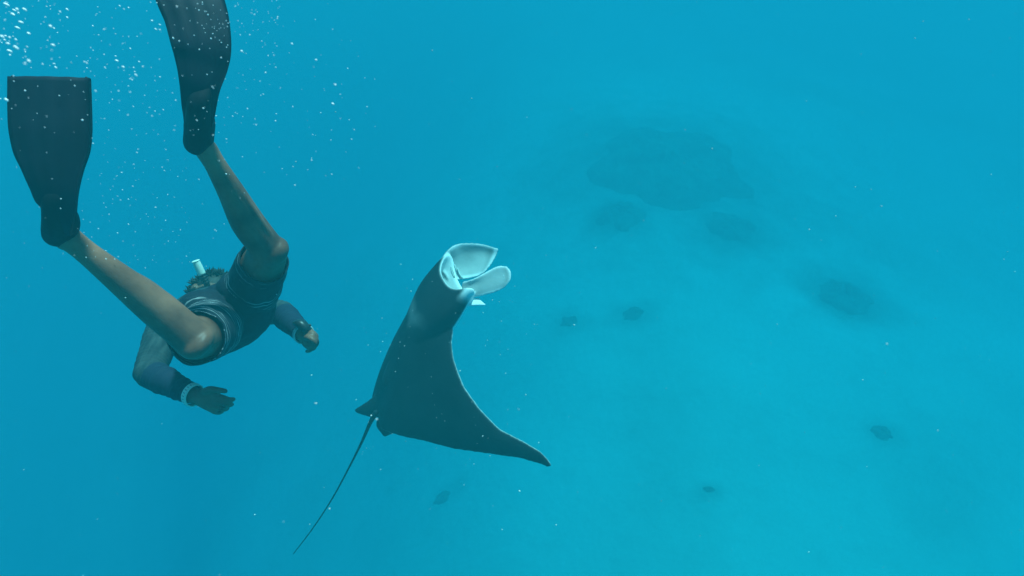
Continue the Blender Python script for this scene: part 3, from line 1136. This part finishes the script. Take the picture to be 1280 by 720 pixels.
# far pelvic corner and small lobes beside the tail
zt = (ML(-0.1, 0.1, 0) - CAM).dot(CZ)
sheet(GM, [[(478, 486, zt - .06), (480, 503, zt - .08), (480, 522, zt - .08)],
           [(466, 497, zt - .01), (466, 508, zt - .03), (468, 522, zt - .03)],
           [(455, 505, zt + .03), (454, 511, zt + .02), (456, 519.5, zt + .01)],
           [(444.5, 511.5, zt + .07), (444, 513, zt + .07), (446, 515.5, zt + .07)]],
      0.010, lambda u, w: 0.0, 0.9)
zt2 = (ML(0.04, 0.02, 0) - CAM).dot(CZ)
sheet(GM, [[(472, 522, zt2), (484, 527, zt2 - .02), (500, 532, zt2 - .03)],
           [(470, 531, zt2), (483, 535, zt2 - .02), (500, 540, zt2 - .03)],
           [(474, 537, zt2), (481, 546, zt2 - .02), (487, 542, zt2 - .03)]],
      0.010, lambda u, w: 0.0, 0.9)

manta = empty('manta_ray', ORG)
tag(manta, 'dark backed manta ray with open white mouth lobes and long thin tail', 'manta ray')
mme = remeshed(GM, 0.0052, 8)
kd = kdtree.KDTree(len(GM.v))
for i, q in enumerate(GM.v):
    kd.insert(q, i)
kd.balance()
vals = []
for q in mme.vertices:
    near = kd.find_n(q.co, 2)
    ws2 = [1 / (d + 1e-4) for _, _, d in near]
    vals.append(sum(GM.w[i] * w for (_, i, _), w in zip(near, ws2)) / sum(ws2))
# pale shoulder bars behind the head
for i, q in enumerate(mme.vertices):
    d_ = q.co - ORG
    if q.normal.dot(N3) > 0.05 and vals[i] < 0.3:
        ff, la = d_.dot(F3) / body_f, d_.dot(L3)
        wob = 0.03 * noise.noise(q.co * 7)
        bar = 0.30 * math.exp(-((ff + wob - 0.71 - 0.08 * min(abs(la) / 0.2, 1)) / 0.06) ** 2) * math.exp(-((la + 0.02) / 0.17) ** 2)
        vals[i] = max(vals[i], bar)
ed = np.empty(len(mme.edges) * 2, np.int32)
mme.edges.foreach_get('vertices', ed)
ed = ed.reshape(-1, 2)
vals = np.array(vals, float)
cnt = np.bincount(ed.ravel(), minlength=len(vals))
for _ in range(4):                                        # soften the borders of the markings
    acc = np.bincount(ed[:, 0], vals[ed[:, 1]], len(vals)) + np.bincount(ed[:, 1], vals[ed[:, 0]], len(vals))
    vals = 0.4 * vals + 0.6 * acc / np.maximum(cnt, 1)
attr(mme, 'pale', vals)
mme.materials.append(M['manta'])
mb = bpy.data.objects.new('body', mme)
link(mb, manta)
tz = (ML(0, 0.02, 0.0) - CAM).dot(CZ)
tv, tf = tube([P(470, 516, tz - .02), P(463, 528, tz), P(452, 553, tz + .06), P(437, 583, tz + .12), P(416, 622, tz + .2), P(392, 659, tz + .27), P(367, 692, tz + .33)],
              [0.016, 0.011, 0.007, 0.005, 0.004, 0.0034, 0.0024], seg=12, per=8)
tail_me = mesh_obj('tail', tv, tf, M['manta'], manta)
attr(tail_me.data, 'pale', [0.0] * len(tail_me.data.vertices))
# gill plates standing in the mouth
for k, (x0, y0, x1, y1) in enumerate([(564, 334, 567.5, 346), (568.2, 331.5, 575, 347.5), (572, 336, 577.5, 347.5)]):
    g = Geo()
    z_ = zh + 0.01 - 0.01 * k
    g.add(*tube([P(x0, y0, z_), P((x0 + x1) / 2 - 0.6, (y0 + y1) / 2, z_), P(x1, y1, z_ - .01)], [(0.004, 0.012), (0.006, 0.016), (0.005, 0.012)], hint=CZ, seg=12))
    o = mesh_obj('gill_plate', g.v, g.f, M['pale_strap'], manta)
for sgn in (-1, 1):
    c = ML(sgn * 0.166, body_f * 0.86, -0.012)
    v, f = ellipsoid(c, [L3 * 0.016, F3 * 0.02, N3 * 0.016])
    mesh_obj('eye', v, f, M['black_plastic'], manta)

# ------------------------------------------------------------------ bubbles and drifting specks
def rand_unit(r):
    return Vector((r.gauss(0, 1), r.gauss(0, 1), r.gauss(0, 1))).normalized()

def bubble_geo(g, c, r, stretch, ax, sub=0):
    t = ax.orthogonal().normalized()
    b = ax.cross(t)
    g.add(*ellipsoid(c, [t * r, b * r, ax * (r * stretch)], 8, 6))

rnd = random.Random(11)
regions = [  # (x0, x1, y0, y1, count, size px lo, hi, depth lo, hi)
    (-60, 70, -60, 85, 120, 0.6, 2.4, 0.6, 1.4),
    (0, 200, 0, 150, 100, 0.5, 1.3, 0.7, 1.8),
    (110, 300, 0, 180, 90, 0.4, 1.1, 0.8, 1.5),
    (240, 350, 0, 70, 90, 0.5, 1.1, 0.9, 1.8),
    (260, 470, 20, 220, 90, 0.4, 1.1, 0.9, 2.2),
    (100, 240, 200, 330, 80, 0.3, 0.8, 1.0, 2.2),
    (20, 320, 80, 340, 80, 0.3, 0.8, 0.8, 1.5),
]
allb = []
for (x0, x1, y0, y1, n, s0, s1, d0, d1) in regions:
    for i in range(n):
        x, y, d = rnd.uniform(x0, x1), rnd.uniform(y0, y1), rnd.uniform(d0, d1)
        s = 0.75 * (s0 + (s1 - s0) * rnd.random() ** 2.2)
        allb.append((s * d / FPX, P(x, y, d), s, x))
# a few distinct ones
for (x, y, s) in [(20, 60, 3.0), (12, 64, 2.4), (26, 28, 2.3), (16, 18, 2.2), (8, 6, 2.6), (63, 33, 2.2), (416, 130, 2.0), (154, 84, 1.8), (146, 76, 1.7), (84, 12, 1.6),
                  (170, 94, 1.5), (8, 125, 2.4), (302, 64, 1.7), (395, 75, 1.6), (419, 106, 1.7), (365, 55, 1.5), (332, 91, 1.5), (103, 150, 1.4), (12, 47, 1.8), (190, 26, 1.5)]:
    d = rnd.uniform(0.8, 1.3)
    s *= 0.75
    allb.append((s * d / FPX, P(x, y, d), s, x))
allb.sort(key=lambda q: -q[2])
DRIFT = camvec(0.75, 0.5, 0.3).normalized()
g_all = Geo()
shared = None
for i, (r, c, s, x) in enumerate(allb):
    ax = (DRIFT + rand_unit(rnd) * 0.25).normalized()
    st = rnd.uniform(1.3, 2.0) if x < 230 else rnd.uniform(1.0, 1.5)
    if i < 90:
        if shared is None:
            g = Geo()
            bubble_geo(g, Vector((0, 0, 0)), 1.0, 1.0, Vector((0, 0, 1)))
            o = mesh_obj('air_bubble', g.v, g.f, M['bubble'])
            shared = o.data
        else:
            o = bpy.data.objects.new('air_bubble', shared)
            COL.objects.link(o)
        o.location = c
        o.rotation_euler = ax.to_track_quat('Z', 'Y').to_euler()
        o.scale = (r, r, r * st)
        tag(o, 'one of the larger white air bubbles drifting around the swim fins', 'air bubble', 'larger air bubbles around the swim fins')
    else:
        bubble_geo(g_all, c, r, st, ax)
bo = mesh_obj('fine_bubbles', g_all.v, g_all.f, M['bubble'])
bo['kind'] = 'stuff'
tag(bo, 'cloud of fine white bubbles trailing from the swim fins', 'bubbles')

g_p = Geo()
for i in range(600):
    x, y, d = rnd.uniform(-200, 1480), rnd.uniform(-150, 870), rnd.uniform(0.7, 4.5)
    s = 0.25 + 0.75 * rnd.random() ** 4
    bubble_geo(g_p, P(x, y, d), s * d / FPX, rnd.uniform(1, 2), rand_unit(rnd))
for i in range(70):                                      # specks in front of the manta
    x, y, d = rnd.uniform(450, 680), rnd.uniform(330, 590), rnd.uniform(1.5, 3.0)
    bubble_geo(g_p, P(x, y, d), (0.25 + 0.5 * rnd.random() ** 3) * d / FPX, rnd.uniform(1, 2.2), camvec(.5, -.8, .2).normalized())
po = mesh_obj('drifting_plankton', g_p.v, g_p.f, M['particle'])
po['kind'] = 'stuff'
tag(po, 'tiny pale plankton specks drifting through the blue water', 'plankton')
